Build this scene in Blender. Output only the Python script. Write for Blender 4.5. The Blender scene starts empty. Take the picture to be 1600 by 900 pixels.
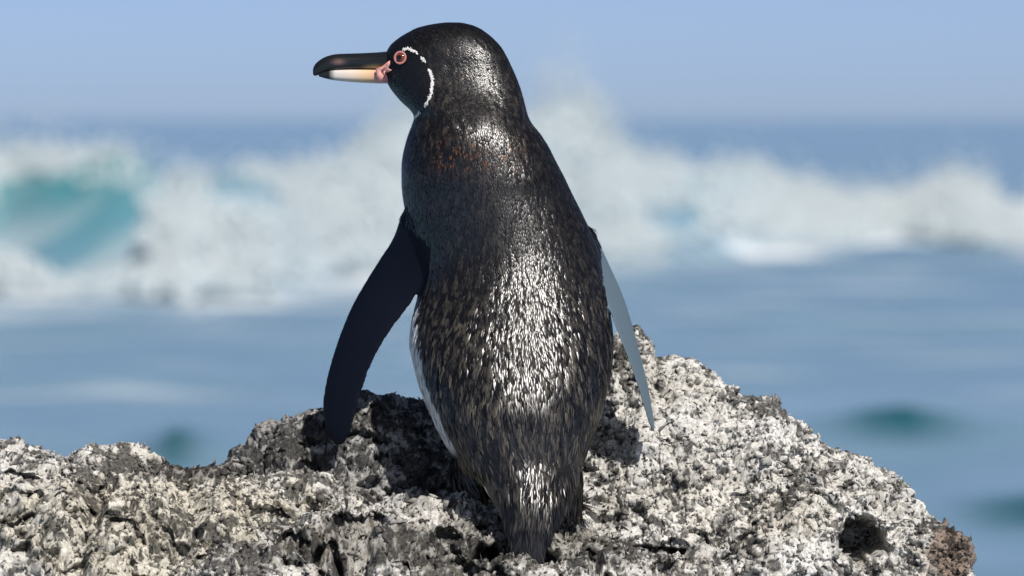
import bpy, math, random
import numpy as np
from mathutils import Vector
from mathutils.bvhtree import BVHTree

# ------------------------------------------------------------------ camera, sky, sun, exposure
scene = bpy.context.scene
COL = scene.collection
CAM_H = 1.60            # camera height above the sea
DIST = 5.30             # metres from the lens to the penguin
LENS, SENSOR = 200.0, 36.0
FPX = 1600.0 * LENS / SENSOR
PITCH = math.atan((450 - 186) / FPX)      # horizon on row 186 of the 900
cam_d = bpy.data.cameras.new('camera')
cam_d.lens, cam_d.sensor_width = LENS, SENSOR
cam_d.clip_start, cam_d.clip_end = 0.1, 60000
cam_d.dof.use_dof = True
cam_d.dof.focus_distance = DIST - 0.02
cam_d.dof.aperture_fstop = 8.0
cam = bpy.data.objects.new('camera', cam_d)
COL.objects.link(cam)
cam.location = (0, -DIST, CAM_H)
cam.rotation_euler = (math.pi / 2 - PITCH, 0, 0)
scene.camera = cam

SUN_AZ, SUN_EL = math.radians(27), math.radians(47)     # azimuth to the right of straight behind the camera
w = bpy.data.worlds.new('World')
scene.world = w
w.use_nodes = True
nt = w.node_tree
sky = nt.nodes.new('ShaderNodeTexSky')
sky.sky_type = 'NISHITA'
sky.sun_disc = False
sky.sun_elevation = SUN_EL
sky.sun_rotation = math.pi - SUN_AZ
sky.altitude = 0
sky.air_density = 0.20
sky.dust_density = 0.54
sky.ozone_density = 0.0
bg = nt.nodes['Background']
bg.inputs['Strength'].default_value = 0.132
nt.links.new(sky.outputs[0], bg.inputs[0])

sun_d = bpy.data.lights.new('sun', 'SUN')
sun_d.energy = 4.9
sun_d.angle = math.radians(0.53)
sun_d.color = (1.0, 0.955, 0.90)
sun = bpy.data.objects.new('sun', sun_d)
COL.objects.link(sun)
S = Vector((math.sin(SUN_AZ) * math.cos(SUN_EL), -math.cos(SUN_AZ) * math.cos(SUN_EL), math.sin(SUN_EL)))
sun.rotation_euler = S.to_track_quat('Z', 'Y').to_euler()
sun.location = (2, -4, 6)

scene.view_settings.view_transform = 'Standard'
scene.view_settings.look = 'None'
scene.view_settings.gamma = 1
scene.view_settings.exposure = 0.0
scene.view_settings.use_curve_mapping = False
scene.cycles.use_denoising = True
scene.cycles.max_bounces = 8

# ------------------------------------------------------------------ helpers
rng = np.random.default_rng(7)
cp, sp = math.cos(PITCH), math.sin(PITCH)


def at(px, py, Y):
    """world point seen at pixel (px, py) of the 1600x900 photo on the plane y = Y (arrays allowed)"""
    a = (np.asarray(px, float) - 800) / FPX
    b = (450 - np.asarray(py, float)) / FPX
    dy, dz = cp + b * sp, -sp + b * cp
    t = (np.asarray(Y, float) + DIST) / dy
    return np.stack(np.broadcast_arrays(a * t, np.asarray(Y, float), CAM_H + dz * t), -1)


def to_px(P):
    x, y, z = P[..., 0], P[..., 1] + DIST, P[..., 2] - CAM_H
    d = y * cp - z * sp
    u = y * sp + z * cp
    return 800 + FPX * x / d, 450 - FPX * u / d


def hsh(ix, iy, iz, s):
    h = (ix.astype(np.int64) * 374761393 + iy.astype(np.int64) * 668265263 + iz.astype(np.int64) * 2147483647 + s * 974634721) & 0xFFFFFFFF
    h = ((h ^ (h >> 13)) * 1274126177) & 0xFFFFFFFF
    h = ((h ^ (h >> 16)) * 2246822519) & 0xFFFFFFFF
    return ((h ^ (h >> 15)) & 0xFFFFFF) / float(0xFFFFFF)


def vn(P, scale, seed=0):
    """smooth value-gradient noise, about -1..1"""
    q = P * np.asarray(scale, float)
    i = np.floor(q).astype(np.int64)
    f = q - i
    u = f * f * f * (f * (f * 6 - 15) + 10)
    r = 0
    for dx in (0, 1):
        for dy in (0, 1):
            for dz in (0, 1):
                a, b, c = i[:, 0] + dx, i[:, 1] + dy, i[:, 2] + dz
                g = (hsh(a, b, c, seed) * 2 - 1) * (f[:, 0] - dx) + (hsh(a, b, c, seed + 11) * 2 - 1) * (f[:, 1] - dy) + (hsh(a, b, c, seed + 23) * 2 - 1) * (f[:, 2] - dz)
                wgt = (u[:, 0] if dx else 1 - u[:, 0]) * (u[:, 1] if dy else 1 - u[:, 1]) * (u[:, 2] if dz else 1 - u[:, 2])
                r = r + g * wgt
    return r * 1.7


def fbm(P, scale, seed=0, octv=4, gain=0.5):
    r, a, s = 0, 1.0, np.asarray(scale, float)
    for k in range(octv):
        r = r + a * vn(P, s, seed + 37 * k)
        a *= gain
        s = s * 2.03
    return r


def ridged(P, scale, seed=0, octv=3):
    r, a, s = 0, 1.0, np.asarray(scale, float)
    for k in range(octv):
        r = r + a * (1 - 2 * np.abs(vn(P, s, seed + 41 * k)))
        a *= 0.5
        s = s * 2.1
    return r / 1.75


def worley(P, scale, seed=0):
    q = P * np.asarray(scale, float)
    i = np.floor(q).astype(np.int64)
    d1 = np.full(len(P), 9.0); d2 = np.full(len(P), 9.0); cid = np.zeros(len(P))
    for dx in (-1, 0, 1):
        for dy in (-1, 0, 1):
            for dz in (-1, 0, 1):
                a, b, c = i[:, 0] + dx, i[:, 1] + dy, i[:, 2] + dz
                d = np.sqrt((a + hsh(a, b, c, seed) - q[:, 0])**2 + (b + hsh(a, b, c, seed + 5) - q[:, 1])**2 + (c + hsh(a, b, c, seed + 9) - q[:, 2])**2)
                n = d < d1
                d2 = np.where(n, d1, np.minimum(d2, d))
                cid = np.where(n, hsh(a, b, c, seed + 13), cid)
                d1 = np.where(n, d, d1)
    return d1, d2, cid


def sstep(a, b, x):
    t = np.clip((x - a) / (b - a), 0, 1)
    return t * t * (3 - 2 * t)


def mesh_obj(name, V, F, mat, parent=None, smooth=True, attrs=None, origin=(0, 0, 0)):
    """F: (n,3) or (n,4) index array or a list of them"""
    V = np.asarray(V, float) - np.asarray(origin, float)
    Fs = F if isinstance(F, list) else [F]
    me = bpy.data.meshes.new(name)
    nl = sum(f.size for f in Fs)
    npoly = sum(len(f) for f in Fs)
    me.vertices.add(len(V)); me.loops.add(nl); me.polygons.add(npoly)
    me.vertices.foreach_set('co', V.astype(np.float32).ravel())
    me.loops.foreach_set('vertex_index', np.concatenate([f.ravel() for f in Fs]).astype(np.int32))
    tot = np.concatenate([np.full(len(f), f.shape[1]) for f in Fs])
    me.polygons.foreach_set('loop_start', np.concatenate([[0], np.cumsum(tot)[:-1]]).astype(np.int32))
    me.update(calc_edges=True)
    me.validate()
    if smooth:
        me.polygons.foreach_set('use_smooth', np.ones(len(me.polygons), bool))
    for k, v in (attrs or {}).items():
        v = np.asarray(v, np.float32)
        if v.ndim == 1:
            me.attributes.new(k, 'FLOAT', 'POINT').data.foreach_set('value', v)
        else:
            if v.shape[1] == 3:
                v = np.concatenate([v, np.ones((len(v), 1), np.float32)], 1)
            me.attributes.new(k, 'FLOAT_COLOR', 'POINT').data.foreach_set('color', v.ravel())
    me.materials.append(mat)
    o = bpy.data.objects.new(name, me)
    COL.objects.link(o)
    if parent is not None:
        o.parent = parent
    else:
        o.location = origin
    return o


def tag(o, label=None, cat=None, group=None, kind=None):
    for k, v in (('label', label), ('category', cat), ('group', group), ('kind', kind)):
        if v:
            o[k] = v
    return o


def grid_faces(nu, nv, wrap_v=False):
    i = np.arange(nu - 1)[:, None]
    j = np.arange(nv if wrap_v else nv - 1)[None, :]
    a = i * nv + j
    b = i * nv + (j + 1) % nv
    return np.stack([a, b, b + nv, a + nv], -1).reshape(-1, 4)


def loft(rings):
    """closed tube through rings (n, m, 3) with fan caps"""
    n, m, _ = rings.shape
    V = np.concatenate([rings.reshape(-1, 3), rings[0].mean(0)[None], rings[-1].mean(0)[None]])
    F = grid_faces(n, m, True)
    j = np.arange(m)
    c0 = np.stack([np.full(m, n * m), (j + 1) % m, j], -1)
    c1 = np.stack([np.full(m, n * m + 1), (n - 1) * m + j, (n - 1) * m + (j + 1) % m], -1)
    return V, [F, np.concatenate([c0, c1])]


def join(parts):
    Vs, Q, T, o = [], [], [], 0
    for V, Fs in parts:
        for f in (Fs if isinstance(Fs, list) else [Fs]):
            (Q if f.shape[1] == 4 else T).append(f + o)
        Vs.append(V); o += len(V)
    return np.concatenate(Vs), [np.concatenate(x) for x in (Q, T) if x]


class NT:
    def __init__(self, name):
        self.m = bpy.data.materials.new(name)
        self.m.use_nodes = True
        self.t = self.m.node_tree
        self.b = self.t.nodes['Principled BSDF']

    def n(self, typ, **kw):
        nd = self.t.nodes.new(typ)
        for k, v in kw.items():
            if k.startswith('i_'):
                key = k[2:]
                key = int(key) if key.isdigit() else key.replace('_', ' ')
                nd.inputs[key].default_value = v
            else:
                setattr(nd, k, v)
        return nd

    def l(self, a, b):
        self.t.links.new(a, b)

    def noise(self, co, scale, detail=4, rough=0.6):
        nd = self.n('ShaderNodeTexNoise', i_Scale=scale, i_Detail=detail, i_Roughness=rough)
        self.l(co, nd.inputs['Vector'])
        return nd.outputs['Fac']

    def ramp(self, fac, stops):
        nd = self.n('ShaderNodeValToRGB')
        e = nd.color_ramp.elements
        while len(e) < len(stops):
            e.new(0.5)
        for k, (p, c) in enumerate(stops):
            e[k].position = p
            e[k].color = (c if len(c) == 4 else (*c, 1)) if isinstance(c, tuple) else (c, c, c, 1)
        self.l(fac, nd.inputs[0])
        return nd.outputs[0]

    def mix(self, fac, a, b, mode='MIX'):
        nd = self.n('ShaderNodeMix', data_type='RGBA', blend_type=mode)
        for s, v in ((0, fac), (6, a), (7, b)):
            if hasattr(v, 'links'):
                self.l(v, nd.inputs[s])
            elif s == 0:
                nd.inputs[0].default_value = v
            else:
                nd.inputs[s].default_value = (*v, 1)
        return nd.outputs[2]

    def math(self, op, a, b=0.0):
        nd = self.n('ShaderNodeMath', operation=op)
        for s, v in ((0, a), (1, b)):
            if hasattr(v, 'links'):
                self.l(v, nd.inputs[s])
            else:
                nd.inputs[s].default_value = v
        return nd.outputs[0]

    def attr(self, name, out='Color'):
        return self.n('ShaderNodeAttribute', attribute_name=name).outputs[out]

    def bump(self, h, strength, dist):
        nd = self.n('ShaderNodeBump', i_Strength=strength, i_Distance=dist)
        self.l(h, nd.inputs['Height'])
        self.l(nd.outputs[0], self.b.inputs['Normal'])


def geo_pos(k):
    return k.n('ShaderNodeNewGeometry').outputs['Position']


def simple(name, col, rough=0.5, spec=0.5):
    k = NT(name)
    k.b.inputs['Base Color'].default_value = (*col, 1)
    k.b.inputs['Roughness'].default_value = rough
    k.b.inputs['Specular IOR Level'].default_value = spec
    return k


# ------------------------------------------------------------------ materials
def mat_rock():
    k = NT('rock')
    p = geo_pos(k)
    crust = k.attr('crust', 'Fac')
    stain_shade = k.attr('stain_shade', 'Color')
    n1 = k.noise(p, 55, 5, 0.7)
    n2 = k.noise(p, 260, 4, 0.7)
    n3 = k.noise(p, 18, 3, 0.6)
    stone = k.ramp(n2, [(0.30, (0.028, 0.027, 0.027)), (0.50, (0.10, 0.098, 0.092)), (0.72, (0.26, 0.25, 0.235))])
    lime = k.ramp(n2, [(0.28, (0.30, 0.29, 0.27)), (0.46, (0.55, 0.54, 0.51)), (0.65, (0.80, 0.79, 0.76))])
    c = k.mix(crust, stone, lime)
    ochre = k.ramp(n1, [(0.58, 0.0), (0.75, 0.45)])
    c = k.mix(ochre, c, (0.24, 0.19, 0.12))
    tone = k.ramp(n3, [(0.35, (0.80, 0.78, 0.74)), (0.62, (1.0, 1.0, 1.0))])
    c = k.mix(1.0, c, tone, 'MULTIPLY')
    speck = k.ramp(k.noise(p, 190, 3, 0.65), [(0.37, 0.0), (0.45, 1.0)])
    c = k.mix(speck, (0.022, 0.021, 0.021), c)
    c = k.mix(1.0, c, stain_shade, 'MULTIPLY')
    k.l(c, k.b.inputs['Base Color'])
    k.b.inputs['Roughness'].default_value = 0.75
    k.b.inputs['Specular IOR Level'].default_value = 0.35
    k.bump(k.noise(p, 420, 4, 0.75), 0.7, 0.0015)
    return k.m


def mat_vcol(name, rough, spec, bump=None, coat=0.0):
    k = NT(name)
    k.l(k.attr('col'), k.b.inputs['Base Color'])
    k.b.inputs['Roughness'].default_value = rough
    k.b.inputs['Specular IOR Level'].default_value = spec
    k.b.inputs['Coat Weight'].default_value = coat
    k.b.inputs['Coat Roughness'].default_value = 0.15
    if bump:
        k.bump(k.noise(geo_pos(k), bump[0], 3, 0.6), bump[1], bump[2])
    return k.m


def mat_water():
    k = NT('sea_water')
    p = geo_pos(k)
    air = k.attr('aerated', 'Fac')
    foam = k.attr('foam', 'Fac')
    c = k.mix(air, (0.190, 0.320, 0.430), (0.028, 0.25, 0.26))
    c = k.mix(k.attr('clear', 'Fac'), c, (0.004, 0.085, 0.105))
    c = k.mix(foam, c, (0.78, 0.80, 0.80))
    k.l(c, k.b.inputs['Base Color'])
    k.b.inputs['IOR'].default_value = 1.33
    r = k.n('ShaderNodeMapRange', i_3=0.16, i_4=0.7)
    k.l(foam, r.inputs[0])
    k.l(r.outputs[0], k.b.inputs['Roughness'])
    sc = k.n('ShaderNodeMapping', i_Scale=(0.8, 2.2, 1.0))
    k.l(p, sc.inputs[0])
    k.bump(k.noise(sc.outputs[0], 3.0, 4, 0.6), 0.28, 0.10)
    return k.m


def mat_foam():
    """aerated water: scatters light back and lets some through"""
    k = NT('foam')
    d = k.n('ShaderNodeBsdfDiffuse'); d.inputs[0].default_value = (0.89, 0.955, 0.985, 1)
    t = k.n('ShaderNodeBsdfTranslucent'); t.inputs[0].default_value = (0.88, 0.96, 0.98, 1)
    m = k.n('ShaderNodeMixShader', i_0=0.5)
    k.l(d.outputs[0], m.inputs[1]); k.l(t.outputs[0], m.inputs[2])
    k.l(m.outputs[0], k.t.nodes['Material Output'].inputs['Surface'])
    k.t.nodes.remove(k.b)
    return k.m


M_ROCK = mat_rock()
M_WATER = mat_water()
M_FOAM = mat_foam()
M_BODY = mat_vcol('penguin_skin', 0.5, 0.16, (900, 0.35, 0.001))
M_FEATHER = mat_vcol('feather', 0.30, 0.56)
M_BEAK = mat_vcol('beak_horn', 0.28, 0.5, (300, 0.15, 0.0006))
M_SKIN = simple('pink_skin', (0.70, 0.34, 0.30), 0.5, 0.4).m
M_IRIS = simple('iris', (0.16, 0.035, 0.025), 0.08, 0.6).m
M_PUPIL = simple('pupil', (0.008, 0.006, 0.006), 0.05, 0.6).m
M_RING = simple('eye_ring', (0.50, 0.20, 0.17), 0.5, 0.4).m
M_WHITE = mat_vcol('white_feather', 0.6, 0.3)

# ------------------------------------------------------------------ the sea
WAVE_TOP = np.array([(-900, 250), (-400, 235), (0, 232), (70, 226), (150, 232), (210, 232), (260, 268), (330, 272), (400, 262), (480, 258), (545, 232), (600, 205), (640, 176),
                     (700, 170), (770, 190), (830, 176), (875, 150), (915, 146), (945, 200), (1000, 238), (1060, 250), (1120, 252), (1180, 248), (1250, 272), (1330, 292),
                     (1400, 288), (1440, 270), (1495, 258), (1545, 274), (1572, 304), (1640, 308), (2000, 290), (2500, 280)], float)
WAVE_BOT = np.array([(-900, 455), (0, 455), (300, 468), (430, 458), (520, 440), (700, 425), (900, 412), (1000, 410), (1100, 402), (1300, 386), (1400, 376), (1600, 392), (2500, 390)], float)


def wave_foot(px):
    """distance of the breaker's foot along its length: it runs in obliquely, nearer on the left"""
    return CAM_H * FPX / (np.interp(px, WAVE_BOT[:, 0], WAVE_BOT[:, 1]) - 186) - DIST - 0.6


WRUN = 5.5                     # metres from foot to crest


def sea_sheet():
    def axis(neg, core0, core1, pos, step, growth):
        a = [core0]
        s = step
        c = list(np.arange(core0, core1, step))
        x = c[-1]
        while x < pos:
            s *= growth
            x += s
            c.append(x)
        s, x, pre = step, core0, []
        while x > neg:
            s *= growth
            x -= s
            pre.append(x)
        return np.array(pre[::-1] + c)
    xs = axis(-9000, -12, 12, 9000, 0.17, 1.12)
    ys = axis(-400, 20, 76, 16000, 0.13, 1.045)
    X, Y = np.meshgrid(xs, ys, indexing='ij')
    P = np.stack([X.ravel(), Y.ravel(), np.zeros(X.size)], -1)
    far = 1 / (1 + np.maximum(0, np.hypot(P[:, 0], P[:, 1]) - 60) / 220)
    near = sstep(6, 22, P[:, 1])
    z = 0.10 * vn(P, (0.16, 0.5, 1), 3) + 0.032 * vn(P, (0.7, 1.3, 1), 4) + 0.007 * vn(P, (1.9, 3.1, 1), 5)
    z = z * far * (0.35 + 0.65 * near) * np.where(np.abs(P[:, 0]) < 60, 1, 0.3)
    z = z + 0.35 * far * vn(P, (0.012, 0.03, 1), 8) * sstep(75, 140, P[:, 1])
    # the breaker: a ridge whose crest follows the height the wave has along its length
    ppx = 800 + FPX * P[:, 0] / (P[:, 1] + DIST)
    WY0 = wave_foot(ppx)
    WY1 = WY0 + WRUN
    crest = at(ppx, np.interp(ppx, WAVE_TOP[:, 0], WAVE_TOP[:, 1]) + 26, WY1)[:, 2]
    crest = np.clip(crest, 0.2, 1.55) * np.exp(-(np.maximum(0, np.abs(P[:, 0]) - 16) / 14)**2)
    yy = P[:, 1] + 0.5 * vn(P, (0.25, 0.1, 1), 31)
    rise = sstep(0, 1, (yy - WY0 - 0.6) / (WRUN - 0.6))
    fall = 1 - sstep(0, 1, (yy - WY1) / 7.0)
    z = z + crest * rise * fall * (1 + 0.12 * vn(P, (0.6, 0.7, 1), 33))
    # two steep little wavelets closer to the rock
    air = np.zeros(len(P))
    clear = np.zeros(len(P))
    for (bx, by, sw, hh) in ((278, 702, 0.15, 0.12), (1400, 690, 0.30, 0.07), (1600, 805, 0.2, 0.07)):
        d = CAM_H * FPX / (by - 186) - DIST
        cx = at(bx, by, d)[0]
        g = np.exp(-((P[:, 0] - cx) / sw)**2)
        s = (P[:, 1] - d) / 0.5
        z = z + hh * g * np.where(s > 0, np.exp(-(s / 1.6)**2), np.exp(-(s / 0.5)**2))
        clear = np.maximum(clear, 1.0 * g * np.exp(-((P[:, 1] - d + 0.15) / 0.55)**2))
    left = 1 - sstep(120, 330, ppx)
    air = np.maximum(air, rise * fall * (0.25 + 0.75 * left))
    foam = sstep(-0.1, 0.45, vn(P, (0.5, 1.2, 1), 51) + 0.5 * vn(P, (1.5, 3, 1), 52)) * np.exp(-((P[:, 1] - WY0 + 0.2) / 2.6)**2)
    foam = np.maximum(foam, 0.42 * sstep(0.15, 0.75, vn(P, (0.22, 1.0, 1), 57) + 0.4 * vn(P, (1.1, 2.6, 1), 58)) * sstep(20, 30, P[:, 1]) * (1 - sstep(90, 160, P[:, 1])))
    P[:, 2] = z
    o = mesh_obj('sea', P, grid_faces(len(xs), len(ys))[:, ::-1], M_WATER, attrs={'aerated': air, 'clear': clear, 'foam': foam})
    tag(o, 'blue grey sea with a breaking swell reaching the horizon', None, None, 'structure')
    return o


sea_sheet()


def blobs(name, C, R, mat, label, cat=None, seed=1):
    """many small angular clots of foam in one mesh"""
    r = np.random.default_rng(seed)
    base = np.array([(1, 1, 1), (1, -1, -1), (-1, 1, -1), (-1, -1, 1)], float) * 0.75
    fc = np.array([(0, 1, 2), (0, 3, 1), (0, 2, 3), (1, 3, 2)])
    n = len(C)
    V = base[None] * R[:, None, None] * r.uniform(0.6, 1.4, (n, 4, 1)) + r.normal(0, 0.2, (n, 4, 3)) * R[:, None, None] + C[:, None]
    F = fc[None] + 4 * np.arange(n)[:, None, None]
    o = mesh_obj(name, V.reshape(-1, 3), F.reshape(-1, 3), mat)
    return tag(o, label, cat, None, 'stuff')


def breaker():
    n = 200000
    px = rng.uniform(-1000, 2600, n)
    t = rng.uniform(0, 1, n)                      # 0 foot .. 1 crest
    top = np.interp(px, WAVE_TOP[:, 0], WAVE_TOP[:, 1]) + 14
    bot = np.interp(px, WAVE_BOT[:, 0], WAVE_BOT[:, 1])
    py = bot + (top - bot) * t
    Q = np.stack([px / 100, py / 100, np.zeros(n)], -1)
    d = 0.60 + 0.72 * fbm(Q, (0.6, 1.1, 1), 61, 4, 0.6)
    # the glassy face on the left, and thin streaky foam at the foot
    wob = 34 * fbm(Q, (1.1, 1.1, 1), 65, 3)
    glass = (1 - sstep(70, 260, px + wob * 2 - 0.5 * (py - 340))) * sstep(262, 312, py + 0.10 * px + wob) * (1 - sstep(385, 430, py + wob))
    d = d - 2.4 * glass + 0.5 * np.exp(-((px - 235) / 70)**2 - ((py - 440) / 30)**2) + 0.5 * np.exp(-((px - 1510) / 90)**2 - ((py - 345) / 40)**2) - 0.45 * (1 - sstep(0.0, 0.32, t))
    d = d + 0.35 * np.exp(-((t - 0.80) / 0.25)**2) - 0.35 * np.exp(-((px - 430) / 110)**2 - ((py - 300) / 26)**2)
    d = d - 0.35 * np.exp(-((px - 1130) / 140)**2 - ((py - 350) / 22)**2)
    keep = rng.uniform(0, 1, n) < np.clip(d, 0.0, 1) 
    px, py, t = px[keep], py[keep], t[keep]
    Y = wave_foot(px) + 0.7 + (WRUN - 0.7) * t**1.1 + rng.normal(0, 0.25, len(px))
    C = at(px, py, Y)
    R = rng.uniform(0.018, 0.062, len(px))
    blobs('breaker_foam', C, R, M_FOAM, 'white churning foam of the breaking wave')
    # spray thrown above the crest, thinning out upwards
    m = 34000
    px = rng.uniform(-1000, 2600, m)
    top = np.interp(px, WAVE_TOP[:, 0], WAVE_TOP[:, 1])
    hgt = 10 + 26 * np.exp(-((px - 890) / 60)**2) + 22 * np.exp(-((px - 640) / 60)**2)
    py = top + 22 - rng.exponential(1.0, m) * hgt
    Q = np.stack([px / 100, py / 100, np.zeros(m)], -1)
    ok = rng.uniform(0, 1, m) < 0.55 + 0.9 * fbm(Q, (1.6, 1.6, 1), 71, 3)
    C = at(px[ok], py[ok], wave_foot(px[ok]) + WRUN + rng.normal(0, 0.4, ok.sum()))
    blobs('spray', C, rng.uniform(0.010, 0.034, ok.sum()), M_FOAM, 'fine white spray thrown up above the wave crest', seed=2)


breaker()

# ------------------------------------------------------------------ rocks
def grid_normals(P):
    du = np.gradient(P, axis=0)
    dv = np.gradient(P, axis=1)
    n = np.cross(du, dv)
    return n / np.maximum(1e-9, np.linalg.norm(n, axis=-1, keepdims=True))


CHIP_V = np.array([(1, 0, 0), (-1, 0, 0), (0, 1, 0), (0, -1, 0), (0, 0, 1), (0, 0, -1)], float)
CHIP_F = np.array([(0, 2, 4), (2, 1, 4), (1, 3, 4), (3, 0, 4), (2, 0, 5), (1, 2, 5), (3, 1, 5), (0, 3, 5)])


def rock(name, label, st, seed, nu, nv, ex=1.35, zfoot=1.02, big=0.016, stain_shade=None, carve=(), crust0=0.0, chips=1500, rough=1.0, spurs=(), white=(), pits=0.0):
    """st rows: px, ridge row, Y ridge, Y front foot, Y back foot.  A ridge-shaped mass lofted along x."""
    st = np.array(st, float)
    u = np.linspace(st[0, 0], st[-1, 0], nu)
    col = [np.interp(u, st[:, 0], st[:, k]) for k in range(5)]
    ridge = at(u, col[1], col[2])
    th = np.concatenate([np.linspace(0, 1, int(nv * 0.68), endpoint=False), np.linspace(1, 2, nv - int(nv * 0.68))])[None]
    ang = th * math.pi / 2
    yr, yf, yb = col[2][:, None], col[3][:, None], col[4][:, None]
    cc = np.abs(np.cos(ang))**ex
    ss = np.clip(np.sin(ang), 0, 1)**ex
    y = np.where(th <= 1, yr + (yf - yr) * cc, yr + (yb - yr) * cc)
    zr = ridge[:, 2][:, None]
    z = zfoot + (zr - zfoot) * ss
    scale = (y + DIST) / (yr + DIST)
    x = ridge[:, 0][:, None] * np.ones_like(y)
    for i in range(nu):                       # even spacing along the profile
        s = np.concatenate([[0], np.cumsum(np.hypot(np.diff(y[i]), np.diff(z[i])))])
        k = np.argmax(z[i])
        sa = s[k] * (1 - (1 - np.linspace(0, 1, int(nv * .74), endpoint=False))**1.0)
        sb = np.linspace(s[k], s[-1], nv - int(nv * .74))
        q = np.concatenate([sa, sb])
        y[i], z[i] = np.interp(q, s, y[i]), np.interp(q, s, z[i])
    G = np.stack([x, y, z], -1)
    N = grid_normals(G)
    if N[nu // 2, nv // 3, 1] > 0:
        N = -N; flip = True
    else:
        flip = False
    P = G.reshape(-1, 3); N = N.reshape(-1, 3)
    d = big * fbm(P, 9, seed, 2)
    w1, w2, cid = worley(P + 0.006 * np.stack([vn(P, 45, seed + 1), vn(P, 45, seed + 2), vn(P, 45, seed + 3)], -1), (26, 26, 34), seed + 5)
    d = d + rough * (0.013 * (cid - 0.5) * sstep(0.0, 0.35, w2 - w1) - 0.004 * (1 - sstep(0.0, 0.10, w2 - w1)))
    ca, sa_ = math.cos(0.62), math.sin(0.62)
    Q = np.stack([P[:, 0] * ca + P[:, 2] * sa_, P[:, 1], -P[:, 0] * sa_ + P[:, 2] * ca], -1) + 0.004 * vn(P, 70, seed + 71)[:, None]
    _, _, pid = worley(Q, (24, 34, 78), seed + 70)
    _, _, pid2 = worley(Q, (52, 60, 150), seed + 75)
    d = d + rough * (0.0045 * (pid - 0.5) + 0.0016 * (pid2 - 0.5))
    d = d + rough * 0.0042 * ridged(P, (30, 30, 34), seed + 9, 3)
    v1, v2, vid = worley(P, (95, 95, 120), seed + 15)
    d = d + rough * (0.0022 * (vid - 0.5) + 0.0010 * (0.5 - v1))
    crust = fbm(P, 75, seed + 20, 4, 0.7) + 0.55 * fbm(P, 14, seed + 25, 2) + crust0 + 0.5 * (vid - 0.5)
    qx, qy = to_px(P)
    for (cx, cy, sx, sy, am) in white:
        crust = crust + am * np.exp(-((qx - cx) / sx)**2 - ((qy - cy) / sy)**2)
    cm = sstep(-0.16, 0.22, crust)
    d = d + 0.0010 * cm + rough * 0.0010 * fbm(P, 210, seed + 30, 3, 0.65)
    qx, qy = to_px(P)
    for (line, amp, wid) in spurs:
        ds = np.full(len(P), 1e9)
        for (ax, ay), (bx, by) in zip(line[:-1], line[1:]):
            t = np.clip(((qx - ax) * (bx - ax) + (qy - ay) * (by - ay)) / ((bx - ax)**2 + (by - ay)**2), 0, 1)
            ds = np.minimum(ds, np.hypot(qx - ax - t * (bx - ax), qy - ay - t * (by - ay)))
        ds = ds + wid * 0.35 * fbm(P, 28, seed + 61, 2)
        d = d + amp * np.clip(1 - np.maximum(ds, 0) / wid, 0, 1) * (N[:, 1] < 0.4) * (1 - sstep(0.62, 0.92, np.tile(np.linspace(0, 1.35, nv), nu)))
    push = pits * sstep(0.22, 0.48, vn(P, (42, 42, 75), seed + 81) + 0.35 * vn(P, (110, 110, 160), seed + 83)) * (N[:, 1] < 0.3) * (1 - sstep(0.75, 0.95, np.tile(np.linspace(0, 1.35, nv), nu)))
    for (cx, cy, rx, ry, dep) in carve:
        qx, qy = to_px(P)
        f = N[:, 1] < 0.25
        push = push + dep * np.exp(-((np.hypot((qx - cx) / rx, (qy - cy) / ry) * (1 + 0.35 * vn(P, 60, seed + 44)))**6)) * f
    P = P + N * d[:, None]
    P[:, 1] += push
    stn = np.ones((len(P), 3))  # tint per area: real stains, plus shade painted on the back rock
    for (c, a, b, sx, sy) in (stain_shade or ()):
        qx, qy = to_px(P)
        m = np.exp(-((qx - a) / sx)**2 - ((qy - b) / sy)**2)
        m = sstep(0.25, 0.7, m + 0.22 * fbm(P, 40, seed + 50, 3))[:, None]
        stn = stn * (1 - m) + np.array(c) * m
    F = grid_faces(nu, nv)
    if not flip:
        F = F[:, ::-1]
    org = (float(P[:, 0].mean()), float(col[2].mean()), zfoot)
    o = mesh_obj(name, P, F[:, ::-1], M_ROCK, attrs={'crust': cm, 'stain_shade': stn}, origin=org)
    tag(o, label, 'rock')
    # loose flakes and shell chips stuck on the surface
    if chips:
        r = np.random.default_rng(seed)
        cand = np.nonzero((N[:, 1] < 0.5) & (np.tile(th[0], nu) > 0.25) & (np.tile(th[0], nu) < 1.3))[0]
        idx = r.choice(cand, chips)
        R = r.gamma(2.2, 0.0011, chips) + 0.0012
        A = r.normal(size=(chips, 3, 3))
        q, _ = np.linalg.qr(A)
        sc = np.stack([R, R * r.uniform(0.4, 0.9, chips), R * r.uniform(0.2, 0.6, chips)], -1)
        Vc = CHIP_V[None] * r.uniform(0.6, 1.3, (chips, 6, 1)) * sc[:, None]
        Vc = np.einsum('nij,nkj->nki', q, Vc) + (P[idx] + N[idx] * 0.0004)[:, None]
        Fc = CHIP_F[None] + 6 * np.arange(chips)[:, None, None]
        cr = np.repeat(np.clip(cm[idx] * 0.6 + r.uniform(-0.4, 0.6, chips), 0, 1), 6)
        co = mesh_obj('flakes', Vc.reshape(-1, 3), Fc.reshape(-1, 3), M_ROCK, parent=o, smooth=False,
                      attrs={'crust': cr, 'stain_shade': np.repeat(stn[idx], 6, 0)}, origin=org)
        co['kind'] = 'stuff'
    return o


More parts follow.
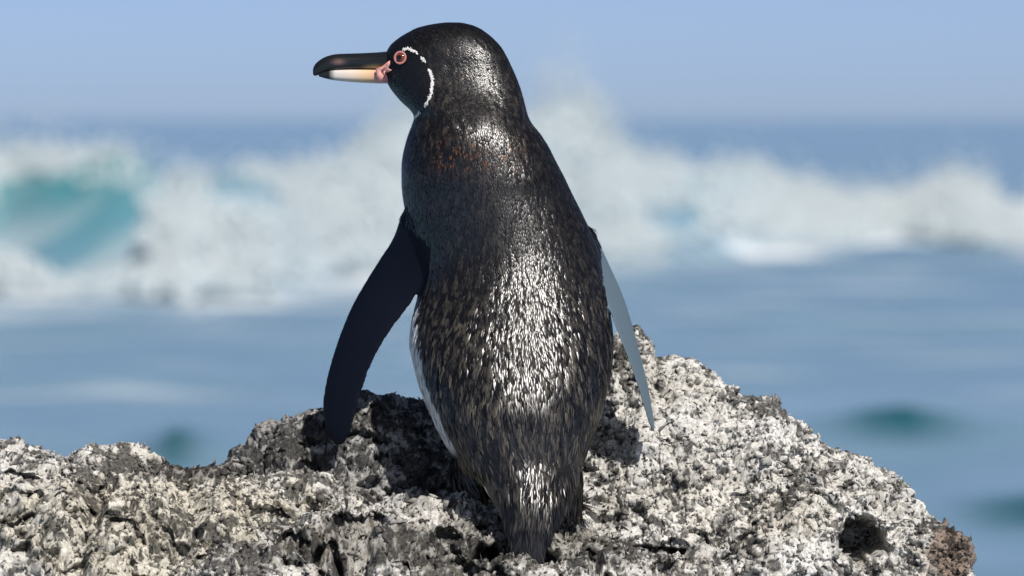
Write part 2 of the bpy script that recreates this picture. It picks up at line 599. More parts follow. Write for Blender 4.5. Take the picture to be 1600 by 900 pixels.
# the big pale boulder on the right, peak beside the right flipper
rock('boulder', 'large pale sunlit boulder sloping down right of the penguin with a hollow', [
    (850, 760, .10, .00, .22), (880, 640, .12, -.02, .26), (905, 575, .13, -.03, .28), (945, 515, .14, -.04, .30), (975, 496, .15, -.05, .31), (1000, 498, .15, -.06, .32),
    (1014, 520, .15, -.07, .32), (1022, 556, .14, -.08, .32), (1062, 566, .13, -.10, .33), (1110, 604, .12, -.12, .34), (1150, 622, .11, -.13, .34), (1200, 622, .10, -.14, .34),
    (1245, 645, .09, -.14, .34), (1300, 684, .07, -.14, .33), (1335, 704, .06, -.13, .32), (1400, 752, .04, -.12, .30), (1440, 790, .02, -.11, .27), (1478, 826, .01, -.09, .22),
    (1505, 845, .00, -.06, .16), (1516, 872, .00, -.04, .10), (1520, 930, .00, -.03, .06)],
    101, 620, 340, ex=1.55, crust0=0.16, chips=3200, big=0.014, rough=0.75, pits=0.007,
    spurs=(([(1112, 606), (1055, 650), (1010, 715), (985, 790), (965, 890)], 0.020, 80), ([(1240, 650), (1290, 740), (1250, 830), (1210, 900)], 0.020, 95),
           ([(1120, 640), (1140, 740), (1110, 830), (1120, 900)], -0.012, 40), ([(1330, 720), (1300, 800), (1330, 890)], -0.012, 30)),
    white=((1050, 640, 40, 60, 0.7), (1000, 740, 30, 60, 0.8), (1250, 850, 45, 50, 0.6), (1400, 840, 50, 45, 0.8), (1180, 700, 60, 40, 0.25), (1180, 640, 50, 18, -0.5), (975, 590, 30, 50, -0.6), (1090, 880, 60, 25, -0.5)),
    carve=((1350, 852, 38, 33, 0.11), (1060, 870, 60, 8, 0.03)),
    stain_shade=(((0.42, 0.33, 0.28), 1490, 860, 46, 60), ((1.0, 0.985, 0.95), 1150, 800, 200, 60)))
# block behind the left flipper, its near face in the penguin's shadow, which also darkens its colour
rock('back_rock', 'dark craggy rock rising behind the hanging left flipper, in shade', [
    (300, 800, .12, .05, .2), (335, 748, .14, .04, .25), (375, 700, .16, .03, .28), (440, 668, .17, .02, .3), (505, 645, .17, .02, .3), (560, 626, .17, .02, .3), (620, 616, .17, .02, .3),
    (660, 618, .17, .02, .3), (720, 640, .17, .02, .3), (800, 640, .16, .02, .3), (880, 640, .16, .02, .3), (940, 700, .14, .03, .25)],
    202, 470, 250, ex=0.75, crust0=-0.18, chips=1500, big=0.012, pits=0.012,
    stain_shade=(((0.55, 0.55, 0.56), 560, 700, 330, 110),))
# pale mound on the left
rock('mound', 'tan grey weathered mound of rock left of the penguin', [
    (-330, 760, .05, -.25, .3), (-200, 700, .05, -.22, .3), (-60, 690, .05, -.2, .3), (0, 690, .05, -.2, .3), (50, 698, .05, -.2, .3), (105, 722, .06, -.2, .3), (150, 716, .07, -.2, .3), (195, 714, .07, -.2, .3),
    (250, 738, .06, -.2, .3), (300, 750, .05, -.19, .28), (380, 752, .05, -.18, .26), (440, 750, .05, -.17, .25), (500, 760, .05, -.16, .22), (545, 790, .04, -.14, .2), (590, 850, .03, -.10, .15)],
    303, 640, 310, ex=1.25, crust0=0.05, chips=3000, big=0.015, rough=1.0, pits=0.014,
    spurs=(([(40, 700), (90, 760), (70, 830), (40, 900)], 0.022, 60), ([(215, 735), (235, 800), (190, 860), (180, 910)], 0.024, 70), ([(395, 760), (360, 820), (340, 900)], 0.020, 60),
           ([(150, 722), (155, 790), (130, 850), (120, 910)], -0.016, 26), ([(300, 752), (310, 800), (280, 870)], -0.014, 24), ([(0, 790), (30, 850), (90, 890)], -0.012, 22)),
    white=((20, 780, 20, 22, 0.9), (15, 880, 60, 25, 0.6), (215, 790, 50, 40, 0.4), (300, 740, 120, 14, -0.5), (480, 770, 60, 30, -0.5)),
    stain_shade=(((0.95, 0.92, 0.84), 250, 830, 330, 110), ((0.45, 0.43, 0.42), 290, 735, 90, 20)))
# the rough ledge the bird stands on
rock('ledge', 'jagged dark-pitted rock ledge under the penguin feet and tail', [
    (120, 960, -.10, -.3, .05), (240, 900, -.08, -.3, .08), (330, 862, -.05, -.3, .10), (420, 832, -.02, -.29, .12), (520, 806, .01, -.29, .13), (600, 796, .02, -.29, .14), (690, 796, .02, -.29, .14),
    (760, 802, .02, -.28, .14), (830, 816, .02, -.28, .14), (900, 822, .02, -.28, .14), (960, 838, .00, -.29, .12), (1030, 862, -.04, -.29, .08), (1090, 890, -.08, -.3, .02), (1150, 940, -.12, -.3, -.02)],
    404, 560, 290, ex=1.05, crust0=-0.02, chips=3000, big=0.018, rough=1.3, pits=0.026,
    spurs=(([(430, 835), (560, 805), (700, 800)], 0.014, 40), ([(530, 862), (640, 850), (720, 862), (820, 868)], -0.034, 22), ([(300, 880), (420, 858), (560, 880)], -0.032, 18),
           ([(880, 850), (960, 862), (1040, 890)], -0.030, 18), ([(600, 820), (560, 840), (500, 846)], -0.012, 12), ([(560, 880), (680, 885), (800, 895)], 0.012, 22)),
    white=((560, 845, 26, 26, 0.7), (690, 815, 50, 20, 0.5), (500, 890, 60, 14, 0.7), (640, 860, 120, 14, -0.7), (330, 870, 80, 20, -0.6), (930, 865, 70, 16, -0.6), (880, 835, 40, 14, 0.4)),  # negative patches over the crevices darken them: shade put into the colour
    carve=((826, 866, 30, 26, 0.055), (640, 868, 62, 10, 0.05), (768, 860, 44, 13, 0.05), (528, 826, 13, 15, 0.04), (930, 868, 52, 9, 0.045), (360, 880, 66, 9, 0.04), (450, 852, 30, 8, 0.03), (700, 838, 30, 6, 0.02), (580, 880, 26, 7, 0.03)),
    stain_shade=(((0.50, 0.49, 0.47), 700, 850, 360, 44),))  # darker tone across the ledge below the bird


def outcrop():
    a = np.linspace(0, 2 * math.pi, 160, endpoint=False)
    zz = np.linspace(-0.6, 1.05, 70)
    A, Z = np.meshgrid(a, zz, indexing='xy')
    t = (Z + 0.6) / 1.62
    rx = 1.15 - 0.62 * t**1.3
    ry = 0.95 - 0.68 * t**1.2
    G = np.stack([-0.14 + rx * np.cos(A), 0.06 + ry * np.sin(A), Z], -1)
    P = G.reshape(-1, 3)
    N = np.stack([np.cos(A), np.sin(A), 0 * A], -1).reshape(-1, 3)
    w1, w2, cid = worley(P, 5, 77)
    d = 0.10 * fbm(P, 2.2, 78, 4) + 0.06 * (cid - 0.5) * sstep(0, .25, w2 - w1) + 0.02 * ridged(P, 11, 79, 3)
    P = P + N * (d * (1 - 0.75 * np.repeat(t[:, 0], 160)))[:, None]
    n = len(P)
    V = np.concatenate([P, [[-0.14, 0.06, 1.06]]])
    F = grid_faces(70, 160, True)
    j = np.arange(160)
    T = np.stack([np.full(160, n), 69 * 160 + j, 69 * 160 + (j + 1) % 160], -1)
    cm = sstep(-0.1, 0.4, fbm(V, 9, 81, 4))
    o = mesh_obj('outcrop', V, [F, T], M_ROCK, attrs={'crust': cm * sstep(0.3, 0.9, V[:, 2]), 'stain_shade': np.ones((len(V), 3)) * 0.8})
    tag(o, 'dark rock outcrop rising from the sea below the boulders', None, None, 'structure')


outcrop()

# ------------------------------------------------------------------ the penguin
FOOT = at(770, 800, 0.0)
FOOT = (float(FOOT[0]), 0.0, float(FOOT[2]))
root = bpy.data.objects.new('penguin', None)
COL.objects.link(root)
root.location = FOOT
tag(root, 'black backed penguin standing on the rock seen from behind, head turned in profile', 'penguin')

HC = 0.035
BODY = np.array([   # row, left, right, Y of the back, Y of the front, squareness
    (35.5, 694, 718, HC - .010, HC + .010, 2.0), (38, 676, 732, HC - .017, HC + .017, 2.0), (43, 655, 746, HC - .023, HC + .023, 2.1), (51, 637, 759, HC - .029, HC + .029, 2.2),
    (61, 621, 771, HC - .033, HC + .033, 2.3), (73, 608, 782, HC - .036, HC + .036, 2.4), (86, 602, 790, HC - .038, HC + .038, 2.45), (100, 600, 797, HC - .039, HC + .040, 2.45),
    (115, 601, 804, HC - .041, HC + .042, 2.4), (130, 605, 810, -0.0085, HC + .044, 2.35), (145, 615, 815, -0.0125, HC + .046, 2.3), (160, 628, 819, -0.0175, HC + .048, 2.25),
    (172, 641, 822, -0.0218, HC + .050, 2.2), (182, 647, 825, -0.0248, HC + .053, 2.2), (192, 645, 830, -0.0275, HC + .055, 2.2), (206, 640, 841, -0.0302, HC + .058, 2.2),
    (222, 635, 852, -0.0320, .098, 2.2), (250, 629, 867, -0.0338, .104, 2.2), (275, 628, 880, -0.0350, .108, 2.2), (300, 629, 892, -0.0358, .111, 2.0), (330, 634, 907, -0.0366, .114, 2.0),
    (360, 643, 921, -0.0376, .116, 2.0), (400, 655, 936, -0.0405, .118, 2.0), (440, 657, 945, -0.0470, .118, 2.0), (470, 651, 951, -0.0540, .116, 2.0), (500, 644, 955, -0.0615, .113, 2.0),
    (530, 641, 957, -0.0690, .108, 2.0), (560, 645, 956, -0.0765, .102, 2.0), (600, 655, 950, -0.0855, .092, 2.0), (640, 670, 940, -0.0915, .078, 2.0), (680, 688, 926, -0.0935, .058, 2.0),
    (705, 702, 917, -0.0950, .038, 2.0), (725, 718, 909, -0.0975, .014, 2.0), (742, 740, 903, -0.1010, -.012, 2.0), (760, 757, 896, -0.1050, -.035, 2.0), (780, 772, 887, -0.1080, -.058, 2.0),
    (800, 784, 877, -0.1100, -0.078, 2.0), (820, 793, 866, -0.1110, -0.090, 2.0), (840, 801, 856, -0.1120, -0.098, 2.0), (860, 810, 845, -0.1125, -0.103, 2.0), (875, 819, 833, -0.1125, -0.106, 2.0)], float)


def cubic(xs, ys, x):
    """monotone-ish cubic through the table"""
    m = np.gradient(ys, xs)
    i = np.clip(np.searchsorted(xs, x) - 1, 0, len(xs) - 2)
    h = xs[i + 1] - xs[i]
    t = (x - xs[i]) / h
    return (2 * t**3 - 3 * t**2 + 1) * ys[i] + (t**3 - 2 * t**2 + t) * h * m[i] + (-2 * t**3 + 3 * t**2) * ys[i + 1] + (t**3 - t**2) * h * m[i + 1]


def body_rings():
    rows = np.concatenate([np.linspace(35.5, 61, 14, endpoint=False), np.linspace(61, 875, 240)])
    L, R, B, Fr, E = [cubic(BODY[:, 0], BODY[:, k], rows) for k in range(1, 6)]
    th = np.linspace(0, 2 * math.pi, 96, endpoint=False)[None]
    c, s = np.cos(th), np.sin(th)
    e = (2 / E)[:, None]
    cx, sy = np.sign(c) * np.abs(c)**e, np.sign(s) * np.abs(s)**e
    px = ((L + R) / 2)[:, None] + ((R - L) / 2)[:, None] * cx
    Y = ((B + Fr) / 2)[:, None] + ((Fr - B) / 2)[:, None] * sy
    return at(px, rows[:, None] * np.ones_like(px), Y)


def flipper_rings(st, thick, lean):
    """st rows: lead px, lead row, trail px, trail row, Y lead, Y trail"""
    st = np.array(st, float)
    k = np.linspace(0, len(st) - 1, 60)
    c = [cubic(np.arange(len(st), dtype=float), st[:, j], k) for j in range(6)]
    A, B = at(c[0], c[1], c[4]), at(c[2], c[3], c[5])
    th = np.linspace(0, 2 * math.pi, 28, endpoint=False)
    mid, half = (A + B) / 2, (B - A) / 2
    along = np.gradient(mid, axis=0)
    nrm = np.cross(along, half)
    nrm /= np.linalg.norm(nrm, axis=1, keepdims=True)
    tk = np.interp(k / (len(st) - 1), [0, 0.3, 0.9, 1], [thick, thick * 0.8, thick * 0.45, thick * 0.25])
    prof = np.sin(th) * (1 - 0.35 * np.cos(th))
    return mid[:, None] + half[:, None] * np.cos(th)[None, :, None] + nrm[:, None] * (tk[:, None] * prof[None])[..., None]


def tube(pts, rx, ry, m=20):
    """vertical-ish tapered limb"""
    pts = np.array(pts, float)
    th = np.linspace(0, 2 * math.pi, m, endpoint=False)
    k = np.linspace(0, len(pts) - 1, 24)
    idx = np.arange(len(pts), dtype=float)
    c = np.stack([cubic(idx, pts[:, j], k) for j in range(3)], -1)
    a, b = cubic(idx, np.array(rx, float), k), cubic(idx, np.array(ry, float), k)
    return c[:, None] + np.stack([a[:, None] * np.cos(th), b[:, None] * np.sin(th), np.zeros((24, m))], -1)


FL = [(646, 300, 706, 340, .020, .000), (629, 333, 676, 383, .030, .006), (615, 371, 668, 414, .038, .012), (593, 405, 660, 445, .043, .016), (571, 440, 642, 476, .046, .019),
      (551, 475, 619, 506, .048, .021), (535, 512, 599, 536, .049, .023), (521, 552, 583, 566, .050, .025), (510, 592, 569, 603, .050, .027), (504, 630, 558, 639, .050, .029),
      (507, 662, 551, 668, .049, .031), (516, 685, 545, 684, .047, .034), (526, 697, 536, 696, .044, .038)]
FR = [(924, 360, 896, 345, 0.07, 0.04), (939, 392, 916, 385, 0.068, 0.026), (955, 425, 930, 425, 0.064, 0.014), (971, 460, 944, 460, 0.058, 0.006),
      (983, 495, 956, 495, 0.052, 0), (993, 530, 969, 530, 0.045, -0.005), (1002, 565, 983, 565, 0.038, -0.008), (1011, 600, 995, 600, 0.03, -0.01),
      (1017, 635, 1006, 635, 0.022, -0.008), (1021, 658, 1013, 658, 0.014, -0.004), (1022, 674, 1019, 674, 0.006, 0.0)]


def foot(px, py, Y, yaw):
    """webbed foot: three toes and a web, one closed shell, pointing away from the camera"""
    c = at(px, py, Y)
    parts = []
    out = []
    for a in (-0.42, 0.0, 0.42):
        L = 0.058 if a == 0 else 0.05
        d = np.array([math.sin(yaw + a), math.cos(yaw + a), 0])
        pts = [c + d * s * L + np.array([0, 0, h]) for s, h in ((-0.15, .012), (0.25, .011), (0.6, .008), (0.9, .006), (1.08, .001))]
        rad = (.008, .0075, .0062, .0055, .002)
        rings = []
        side = np.array([d[1], -d[0], 0])
        th = np.linspace(0, 2 * math.pi, 12, endpoint=False)
        for p, r in zip(pts, rad):
            rings.append(p + np.outer(np.cos(th), side) * r + np.outer(np.sin(th), [0, 0, 1]) * r * 0.8)
        parts.append(loft(np.array(rings)))
        out.append(pts[3])
    web = [c - np.array([0, .004, 0]), out[0], out[1], out[2]]
    up = np.array([[0, 0, .010], [0, 0, .006], [0, 0, .006], [0, 0, .006]])
    lo = np.array([[0, 0, .004], [0, 0, .001], [0, 0, .001], [0, 0, .001]])
    base = np.array([[p[0], p[1], c[2]] for p in web])
    V = np.concatenate([base + up, base + lo])
    T = np.array([(0, 2, 1), (0, 3, 2), (4, 5, 6), (4, 6, 7), (0, 1, 5), (0, 5, 4), (1, 2, 6), (1, 6, 5), (2, 3, 7), (2, 7, 6), (3, 0, 4), (3, 4, 7)])
    parts.append((V, T))
    return parts


LEGS = []
for (p0, p1, p2, yy, yw) in (((734, 690), (729, 735), (740, 792), .012, -0.35), ((880, 690), (884, 750), (886, 806), .000, -0.1)):
    LEGS.append(loft(tube([at(*p0, yy), at(*p1, yy), at((p1[0] + p2[0]) / 2 + 1, (p1[1] + p2[1]) / 2 + 8, yy - .002), at(*p2, yy)], [.015, .015, .013, .015], [.018, .018, .016, .018])))
    LEGS += foot(p2[0] + 4, p2[1] + 6, yy + .004, yw)

bodyV, bodyF = join([loft(body_rings()), loft(flipper_rings(FL, .0065, 0)), loft(flipper_rings(FR, .0040, 0))] + LEGS)
tmp = mesh_obj('tmp', bodyV, bodyF, M_BODY)
md = tmp.modifiers.new('r', 'REMESH')
md.mode = 'VOXEL'
md.voxel_size = 0.0016
md.use_smooth_shade = True
s2 = tmp.modifiers.new('s', 'SMOOTH')
s2.factor = 0.5
s2.iterations = 16
dg = bpy.context.evaluated_depsgraph_get()
me = bpy.data.meshes.new_from_object(tmp.evaluated_get(dg))
nV = len(me.vertices)
PV = np.empty(nV * 3, np.float32); me.vertices.foreach_get('co', PV); PV = PV.reshape(-1, 3).astype(float)
NV = np.empty(nV * 3, np.float32); me.vertices.foreach_get('normal', NV); NV = NV.reshape(-1, 3).astype(float)
LT = np.empty(len(me.loops), np.int32); me.loops.foreach_get('vertex_index', LT)
me.calc_loop_triangles()
TR = np.empty(len(me.loop_triangles) * 3, np.int32); me.loop_triangles.foreach_get('vertices', TR); TR = TR.reshape(-1, 3)
bpy.data.objects.remove(tmp)


def dist_to_strip(P, st):
    """how far inside a flipper's own chord strip a point lies: 1 on the flipper, 0 off it"""
    st = np.array(st, float)
    A, B = at(st[:, 0], st[:, 1], st[:, 4]), at(st[:, 2], st[:, 3], st[:, 5])
    best = np.full(len(P), 9.0)
    for t in np.linspace(0, 1, 9):
        L = A + (B - A) * t
        for a, b in zip(L[1:-1], L[2:]):
            ab = b - a
            s = np.clip(((P - a) @ ab) / (ab @ ab), 0, 1)
            best = np.minimum(best, np.linalg.norm(P - a - s[:, None] * ab, axis=1))
    return best


def zones(P, N):
    """masks on the bird's surface: left flipper, right flipper, white belly, foot/leg, and pixel coords"""
    px, py = to_px(P)
    row = np.clip(py, 36, 874)
    L, R, B, Fr = [np.interp(row, BODY[:, 0], BODY[:, k]) for k in range(1, 5)]
    cx = (px - (L + R) / 2) / np.maximum(1, (R - L) / 2)
    sy = (P[:, 1] - (B + Fr) / 2) / np.maximum(1e-3, (Fr - B) / 2)
    fl = 1 - sstep(.0085, .012, dist_to_strip(P, FL))
    fr = 1 - sstep(.0075, .010, dist_to_strip(P, FR))
    fl = fl * ((py > 340 + 0.9 * (px - 630)) & (px < 672))
    fr = fr * (px > np.interp(py, [385, 460, 530, 600, 700], [934, 944, 957, 970, 990]))
    ang = np.arctan2(sy, -cx)                    # 0 on the left flank, + to the front, - to the back
    jag = 0.10 * vn(P, 90, 5) + 0.08 * vn(P, 30, 6)
    white = sstep(-0.54, -0.42, ang + jag - 0.25 * sstep(560, 420, row)) * (1 - sstep(2.6, 2.9, ang)) * sstep(425, 455, row) * (1 - sstep(690, 716, row + 60 * jag))
    leg = ((py > 738) & (P[:, 1] > -.022) & ((px < 756) | (px > 866))).astype(float)
    return px, py, fl, fr, np.clip(white, 0, 1) * (1 - fl) * (1 - fr), leg


px, py, zfl, zfr, zw, zleg = zones(PV, NV)
base = np.tile(np.array([0.013, 0.012, 0.012]), (nV, 1))


def lay(c, m):
    global base
    base = base * (1 - m[:, None]) + np.array(c) * m[:, None]


lay((0.80, 0.80, 0.78), zw)
lay((0.003, 0.005, 0.012), zfl)
lay((0.10, 0.14, 0.17), zfr)  # pale underside and grazing sun sheen, both put into the colour
lay((0.006, 0.006, 0.006), zleg)
face = (1 - sstep(0.0, 6.0, px - np.interp(py, [60, 80, 100, 130, 165, 185], [640, 655, 668, 676, 664, 650]))) * (py < 182) * (PV[:, 2] > 0)
lay((0.008, 0.009, 0.012), face)
PL = PV - np.array(FOOT)
me.vertices.foreach_set('co', PL.astype(np.float32).ravel())
me.attributes.new('col', 'FLOAT_COLOR', 'POINT').data.foreach_set('color', np.concatenate([base, np.ones((nV, 1))], 1).astype(np.float32).ravel())
me.materials.clear(); me.materials.append(M_BODY)
me.polygons.foreach_set('use_smooth', np.ones(len(me.polygons), bool))
me.update()
me.name = 'body'
body = bpy.data.objects.new('body', me)
COL.objects.link(body)
body.parent = root
BVH = BVHTree.FromPolygons([Vector(v) for v in PV], [tuple(t) for t in TR])


# ---- plumage: tens of thousands of small keeled feathers lying along the body
def feathers():
    r = np.random.default_rng(3)
    A, B, C = PV[TR[:, 0]], PV[TR[:, 1]], PV[TR[:, 2]]
    area = np.linalg.norm(np.cross(B - A, C - A), axis=1) / 2
    cen = (A + B + C) / 3
    tx, ty = to_px(cen)
    dens = np.interp(ty, [30, 170, 240, 420, 520, 720, 880], [3.6, 2.7, 1.7, 1.2, 0.75, 0.75, 1.0])
    n = 95000
    pr = area * dens
    tri = r.choice(len(TR), n, p=pr / pr.sum())
    a, b = r.random(n), r.random(n)
    sw = a + b > 1
    a[sw], b[sw] = 1 - a[sw], 1 - b[sw]
    P = A[tri] + (B - A)[tri] * a[:, None] + (C - A)[tri] * b[:, None]
    N = NV[TR[tri]].mean(1)
    N /= np.linalg.norm(N, axis=1, keepdims=True)
    px, py, fl, fr, wh, leg = zones(P, N)
    facem = (px < np.interp(py, [60, 80, 100, 130, 165, 185], [640, 655, 668, 676, 664, 650])) & (py < 182)
    keep = (fl < 0.5) & (fr < 0.5) & ((leg < 0.5) | (py < 786)) & (P[:, 2] > FOOT[2] - 0.06) & ~((px < 612) & (py > 74) & (py < 134)) & ((N[:, 2] > -0.55) | (py < 300)) & ~((wh > .3) & ((py > 672) | (N[:, 2] < -0.35)))
    P, N, px, py, wh, facem = [v[keep] for v in (P, N, px, py, wh, facem)]
    n = len(P)
    # lie of the feathers: back and down from the bill on the head, straight down the back, gathering into the tail
    hd = 1 - sstep(120, 215, py)
    tail = sstep(520, 760, py)
    D = np.zeros((n, 3))
    D[:, 2] = -1 + 0.35 * hd
    D[:, 0] = 0.9 * hd + tail * 0.9 * (828 - px) / 220
    D[:, 1] = -0.25 * tail
    D[:, 0] += 0.30 * vn(P, (60, 60, 45), 17) + r.normal(0, 0.10, n)
    D -= N * (D * N).sum(1)[:, None]
    D /= np.linalg.norm(D, axis=1, keepdims=True)
    W = np.cross(D, N)
    ln = np.interp(py, [30, 120, 200, 300, 450, 560, 720, 800, 880], [.0035, .0045, .006, .007, .009, .0130, .0170, .024, .026]) * r.uniform(0.75, 1.25, n)
    wd = np.interp(py, [30, 120, 200, 300, 450, 560, 720, 880], [.0014, .0016, .0020, .0021, .0023, .0026, .0027, .0028]) * r.uniform(0.8, 1.2, n)
    ln = np.where(facem, .0026, ln); wd = np.where(facem, .0013, wd)
    lift = r.uniform(0.03, 0.08, n) * np.where(facem | (wh > .3), 0.5, 1)
    def wav(Q):                                # feathers clump in wavy rows down the body
        lo = vn(Q, (260, 260, 34), 19) + 0.5 * vn(Q, (400, 400, 70), 22)
        hi = vn(Q, (250, 250, 90), 20)
        return lo * low + 0.7 * hi * (1 - low)
    low = sstep(330, 520, py)
    dlt = 0.0011
    tilt = r.normal(0, 0.04, n) + np.interp(py, [200, 520], [0.32, 0.52]) * (wav(P + W * dlt) - wav(P - W * dlt)) * np.where(facem, 0.2, 1)
    l, w_, lf = ln[:, None], wd[:, None], lift[:, None]
    W = W * np.cos(tilt)[:, None] + N * np.sin(tilt)[:, None]
    R0 = P - N * 0.0007
    Lm = P + D * l * 0.55 - W * w_ * 0.5 + N * l * lf * 0.5
    Rm = P + D * l * 0.55 + W * w_ * 0.5 + N * l * lf * 0.5
    Cm = P + D * l * 0.50 + N * (l * lf * 0.5 + w_ * 0.12)
    T = P + D * l + N * l * lf
    V = np.stack([R0, Lm, Cm, Rm, T], 1)
    F = np.array([(0, 2, 1), (0, 3, 2), (1, 2, 4), (2, 3, 4)])[None] + 5 * np.arange(n)[:, None, None]
    # colour: sooty shaft, brown tips; wavy streaks of tips catching sun are painted in
    streak = wav(P)
    tan_glint = np.clip(0.12 + 1.5 * streak + r.normal(0, 0.26, n), 0, 1)
    amt = np.interp(py, [30, 90, 140, 200, 280, 330, 480, 600, 740, 800, 880], [.06, .25, .55, .40, .25, .25, .60, .95, .70, .25, .10])
    amt = amt * np.where(facem, 0.05, 1) * np.interp(px - np.interp(py, BODY[:, 0], BODY[:, 1]), [0, 40, 110], [1.25, 1.05, 0.95])
    dark = np.array([0.0055, 0.0052, 0.0060])
    tan = np.array([0.125, 0.108, 0.085])
    tipc = dark + (tan - dark) * (tan_glint * amt)[:, None]
    rust = np.exp(-((py - 236) / 22)**2) * sstep(660, 690, px) * (1 - sstep(790, 830, px)) * (r.random(n) < 0.16)
    tipc = tipc * (1 - rust[:, None]) + np.array([0.17, 0.065, 0.022]) * rust[:, None]
    mid = dark + (tipc - dark) * 0.45
    blue = (np.exp(-((px - 712) / 40)**2 - ((py - 320) / 60)**2) * 0.5)[:, None]  # sky reflection on the upper back, painted into the feather colour
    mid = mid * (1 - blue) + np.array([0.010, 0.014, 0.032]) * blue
    wht = (np.array([0.80, 0.79, 0.77]) * r.uniform(0.85, 1.1, (n, 1)))
    wm = (wh + r.normal(0, 0.12, n) > 0.5)[:, None]
    tipc = np.where(wm, wht, tipc); mid = np.where(wm, wht, mid)
    rt = np.where(wm, wht * 0.9, dark[None])
    Cc = np.stack([rt, tipc * 0.7 + mid * 0.3, mid, tipc * 0.7 + mid * 0.3, tipc], 1)
    o = mesh_obj('plumage', V.reshape(-1, 3), F.reshape(-1, 3), M_FEATHER, parent=root, smooth=True, attrs={'col': Cc.reshape(-1, 3)}, origin=FOOT)
    o['kind'] = 'stuff'


feathers()


def on_head(px, py, off=0.0):
    """point and normal where the ray through a pixel of the head meets the bird"""
    p = Vector(at(px, py, 0.0)); c = Vector((0, -DIST, CAM_H))
    d = (p - c).normalized()
    hit = BVH.ray_cast(p - d * 0.4, d)
    if hit[0] is None:
        return np.array(p), np.array((0, -1, 0))
    return np.array(hit[0] + hit[1] * off), np.array(hit[1])


# ---- thin broken white line that curls from the eye round the cheek
def face_stripe():
    r = np.random.default_rng(12)
    path = np.array([(630, 77), (638, 76), (646, 79), (654, 85), (661, 92), (667, 101), (671, 110), (674, 120), (675, 130), (674, 140), (672, 150), (667, 160), (661, 169), (654, 177), (650, 182)], float)
    k = np.linspace(0, len(path) - 1, 150)
    X = cubic(np.arange(15.0), path[:, 0], k); Yp = cubic(np.arange(15.0), path[:, 1], k)
    V, F, Cc = [], [], []
    for x, y in zip(X, Yp):
        gap = vn(np.array([[x / 14, y / 14, 0.3]]), 1.0, 9)[0]
        if gap < -0.30:
            continue
        for _ in range(2):
            p, n = on_head(x + r.normal(0, 0.9), y + r.normal(0, 0.9), 0.0008)
            d = np.array([0.5, 0.0, -0.8]) + r.normal(0, 0.35, 3)
            d -= n * (d @ n); d /= np.linalg.norm(d)
            s = np.cross(d, n)
            L, wdt = r.uniform(.0018, .0034), r.uniform(.0009, .0016)
            b = len(V)
            V += [p - d * L * .3, p + d * L * .3 - s * wdt / 2, p + d * L * .25 + n * .0007, p + d * L * .3 + s * wdt / 2, p + d * L * .8 + n * .0005]
            F += [(b, b + 2, b + 1), (b, b + 3, b + 2), (b + 1, b + 2, b + 4), (b + 2, b + 3, b + 4)]
            Cc += [np.array([0.72, 0.71, 0.69]) * r.uniform(0.8, 1.1)] * 5
    o = mesh_obj('cheek_stripe', np.array(V), np.array(F), M_WHITE, parent=root, attrs={'col': np.array(Cc)}, origin=FOOT)
    o['kind'] = 'stuff'
    o['label'] = 'thin broken white line curling from the eye round the cheek'


face_stripe()


# ---- bill
def mandible(name, rows, hw, cols, Yc, label, bias):
    rows = np.array(rows, float)             # px, top row, bottom row, half width (m)
    k = np.linspace(0, len(rows) - 1, 70)
    idx = np.arange(len(rows), dtype=float)
    x, t, b, h = [cubic(idx, rows[:, j], k) for j in range(4)]
    th = np.linspace(0, 2 * math.pi, 32, endpoint=False)
    c, s = np.cos(th), np.sin(th)
    e = 0.8
    cx, sy = np.sign(c) * np.abs(c)**e, np.sign(s) * np.abs(s)**e
    yrow = ((t + b) / 2)[:, None] - ((b - t) / 2)[:, None] * sy[None]
    taper = 1 - bias * np.clip(sy, 0, 1)[None]**2
    Y = Yc + h[:, None] * cx[None] * taper
    Pm = at(x[:, None] * np.ones_like(yrow), yrow, Y)
    V, F = loft(Pm)
    qx, qy = to_px(V)
    o = mesh_obj(name, V, F, M_BEAK, parent=root, attrs={'col': cols(qx, qy, V)}, origin=FOOT)
    o['label'] = label
    return o


def lerpc(x, xs, cs):
    cs = np.array(cs, float)
    return np.stack([np.interp(x, xs, cs[:, j]) for j in range(3)], -1)


def col_up(x, y, V):
    c = np.tile(np.array([0.010, 0.012, 0.013]), (len(x), 1))
    m = np.exp(-((x - 529) / 9)**2 - ((y - 97) / 4.0)**2)[:, None]
    c = c * (1 - 0.8 * m) + np.array([0.22, 0.13, 0.12]) * 0.8 * m
    m = (sstep(560, 590, x) * np.exp(-((y - 105) / 3.0)**2) * 0.9)[:, None]
    return c * (1 - m) + np.array([0.55, 0.42, 0.20]) * m


def col_lo(x, y, V):
    c = lerpc(x, [488, 514, 524, 550, 575, 588, 600, 612], [(.010, .012, .014), (.012, .014, .016), (.62, .58, .54), (.72, .58, .48), (.74, .50, .28), (.70, .38, .28), (.62, .25, .24), (.5, .2, .2)])
    return c


mandible('upper_mandible', [(622, 78, 108, .017), (603, 80.5, 108.5, .0145), (585, 82, 108.5, .0122), (560, 83.2, 108.5, .0100), (540, 83.8, 108.8, .0088), (522, 85, 110, .0078), (508, 89, 113, .0066),
                            (498, 95, 117, .0052), (492, 101, 118.5, .0040), (489.5, 106, 117, .0026), (488.8, 109, 114, .0012)], None, col_up, HC, 'black hooked upper bill', 0.35)
mandible('lower_mandible', [(618, 107, 130, .0150), (600, 107, 130.5, .0125), (580, 107, 130, .0102), (560, 107, 129, .0086), (540, 107.5, 127.5, .0074), (522, 108.5, 125.5, .0062), (508, 110, 122.5, .0046), (498, 112, 119.5, .0030)],
         None, col_lo, HC, 'pale pinkish lower bill with a dark tip', -0.1)


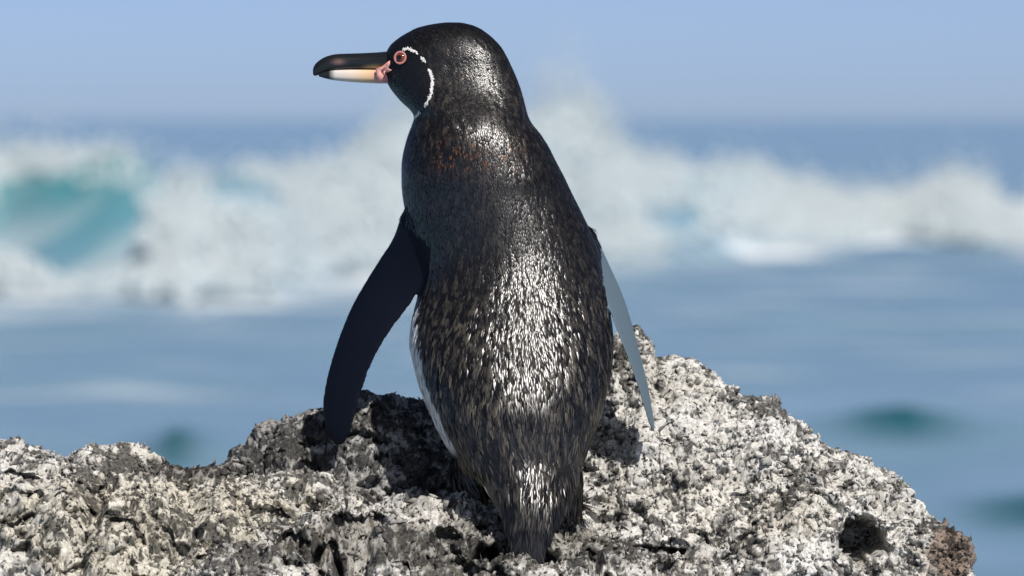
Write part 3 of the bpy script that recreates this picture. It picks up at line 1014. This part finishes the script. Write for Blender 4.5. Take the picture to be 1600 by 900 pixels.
# ---- bare pink skin at the gape
def bare_skin():
    poly = [(588, 107), (598, 104), (605, 98), (610, 95), (610, 101), (607, 106), (614, 109), (609, 112), (602, 113), (598, 119), (596, 128), (591, 130), (587, 122)]
    pts = []
    cx, cy = np.mean(poly, 0)
    c, cn = on_head(602, 109, .0016)
    V = [c + cn * .001]
    nn = len(poly)
    for ring in (0.5, 1.0):
        for (x, y) in poly:
            qx, qy = 602 + (x - 602) * ring, 109 + (y - 109) * ring
            p, n = on_head(max(qx, 603.5), qy, .0014 if ring < 1 else .0004)
            if qx < 606:                        # over the root of the bill
                p = at(qx, qy, HC - np.interp(qx, [585, 606], [0.0122, .0176]) - (.001 if ring < 1 else 0))
            V.append(p)
    F = [(0, 1 + j, 1 + (j + 1) % nn) for j in range(nn)]
    Q = [(1 + j, 1 + nn + j, 1 + nn + (j + 1) % nn, 1 + (j + 1) % nn) for j in range(nn)]
    o = mesh_obj('bare_skin', np.array(V), [np.array(Q), np.array(F)], M_SKIN, parent=root, origin=FOOT)
    sd = o.modifiers.new('thick', 'SOLIDIFY'); sd.thickness = 0.0008
    o['label'] = 'bare pink skin at the corner of the bill'


bare_skin()


# ---- eye
def eye():
    p, n = on_head(626.5, 90.5, 0.0)
    n = n * 0.6 + np.array([-0.15, -0.8, 0.05]); n /= np.linalg.norm(n)
    up = np.array([0, 0, 1.0]); u = np.cross(up, n); u /= np.linalg.norm(u); v = np.cross(n, u)

    def dome(name, r, h, off, mat, parent, org):
        a = np.linspace(0, 2 * math.pi, 32, endpoint=False)
        rings = []
        for t in np.linspace(0, 1, 8):
            rr, hh = r * math.cos(t * math.pi / 2 * 0.97), h * math.sin(t * math.pi / 2)
            rings.append(p + n * (off + hh) + np.outer(np.cos(a), u) * rr + np.outer(np.sin(a), v) * rr)
        rings = np.array([p + n * (off - .004) + np.outer(np.cos(a), u) * r + np.outer(np.sin(a), v) * r] + rings)
        V, F = loft(rings)
        return mesh_obj(name, V, F, mat, parent=parent, origin=org)
    e = dome('eye', .0044, .0022, .0018, M_IRIS, root, FOOT)
    e['label'] = 'reddish brown eye'
    dome('pupil', .0022, .0005, .0044, M_PUPIL, e, FOOT)
    a = np.linspace(0, 2 * math.pi, 48, endpoint=False)
    b = np.linspace(0, 2 * math.pi, 12, endpoint=False)
    rad = n[None, None] * 0 + (np.cos(a)[:, None] * u + np.sin(a)[:, None] * v)[:, None]
    G = p + n * .0024 + rad * (.0053 + .0011 * np.cos(b))[None, :, None] + n * (.0005 * np.sin(b))[None, :, None]
    G = np.concatenate([G, G[:1]])
    mesh_obj('eye_ring', G.reshape(-1, 3), grid_faces(49, 12, True), M_RING, parent=e, origin=FOOT)


eye()
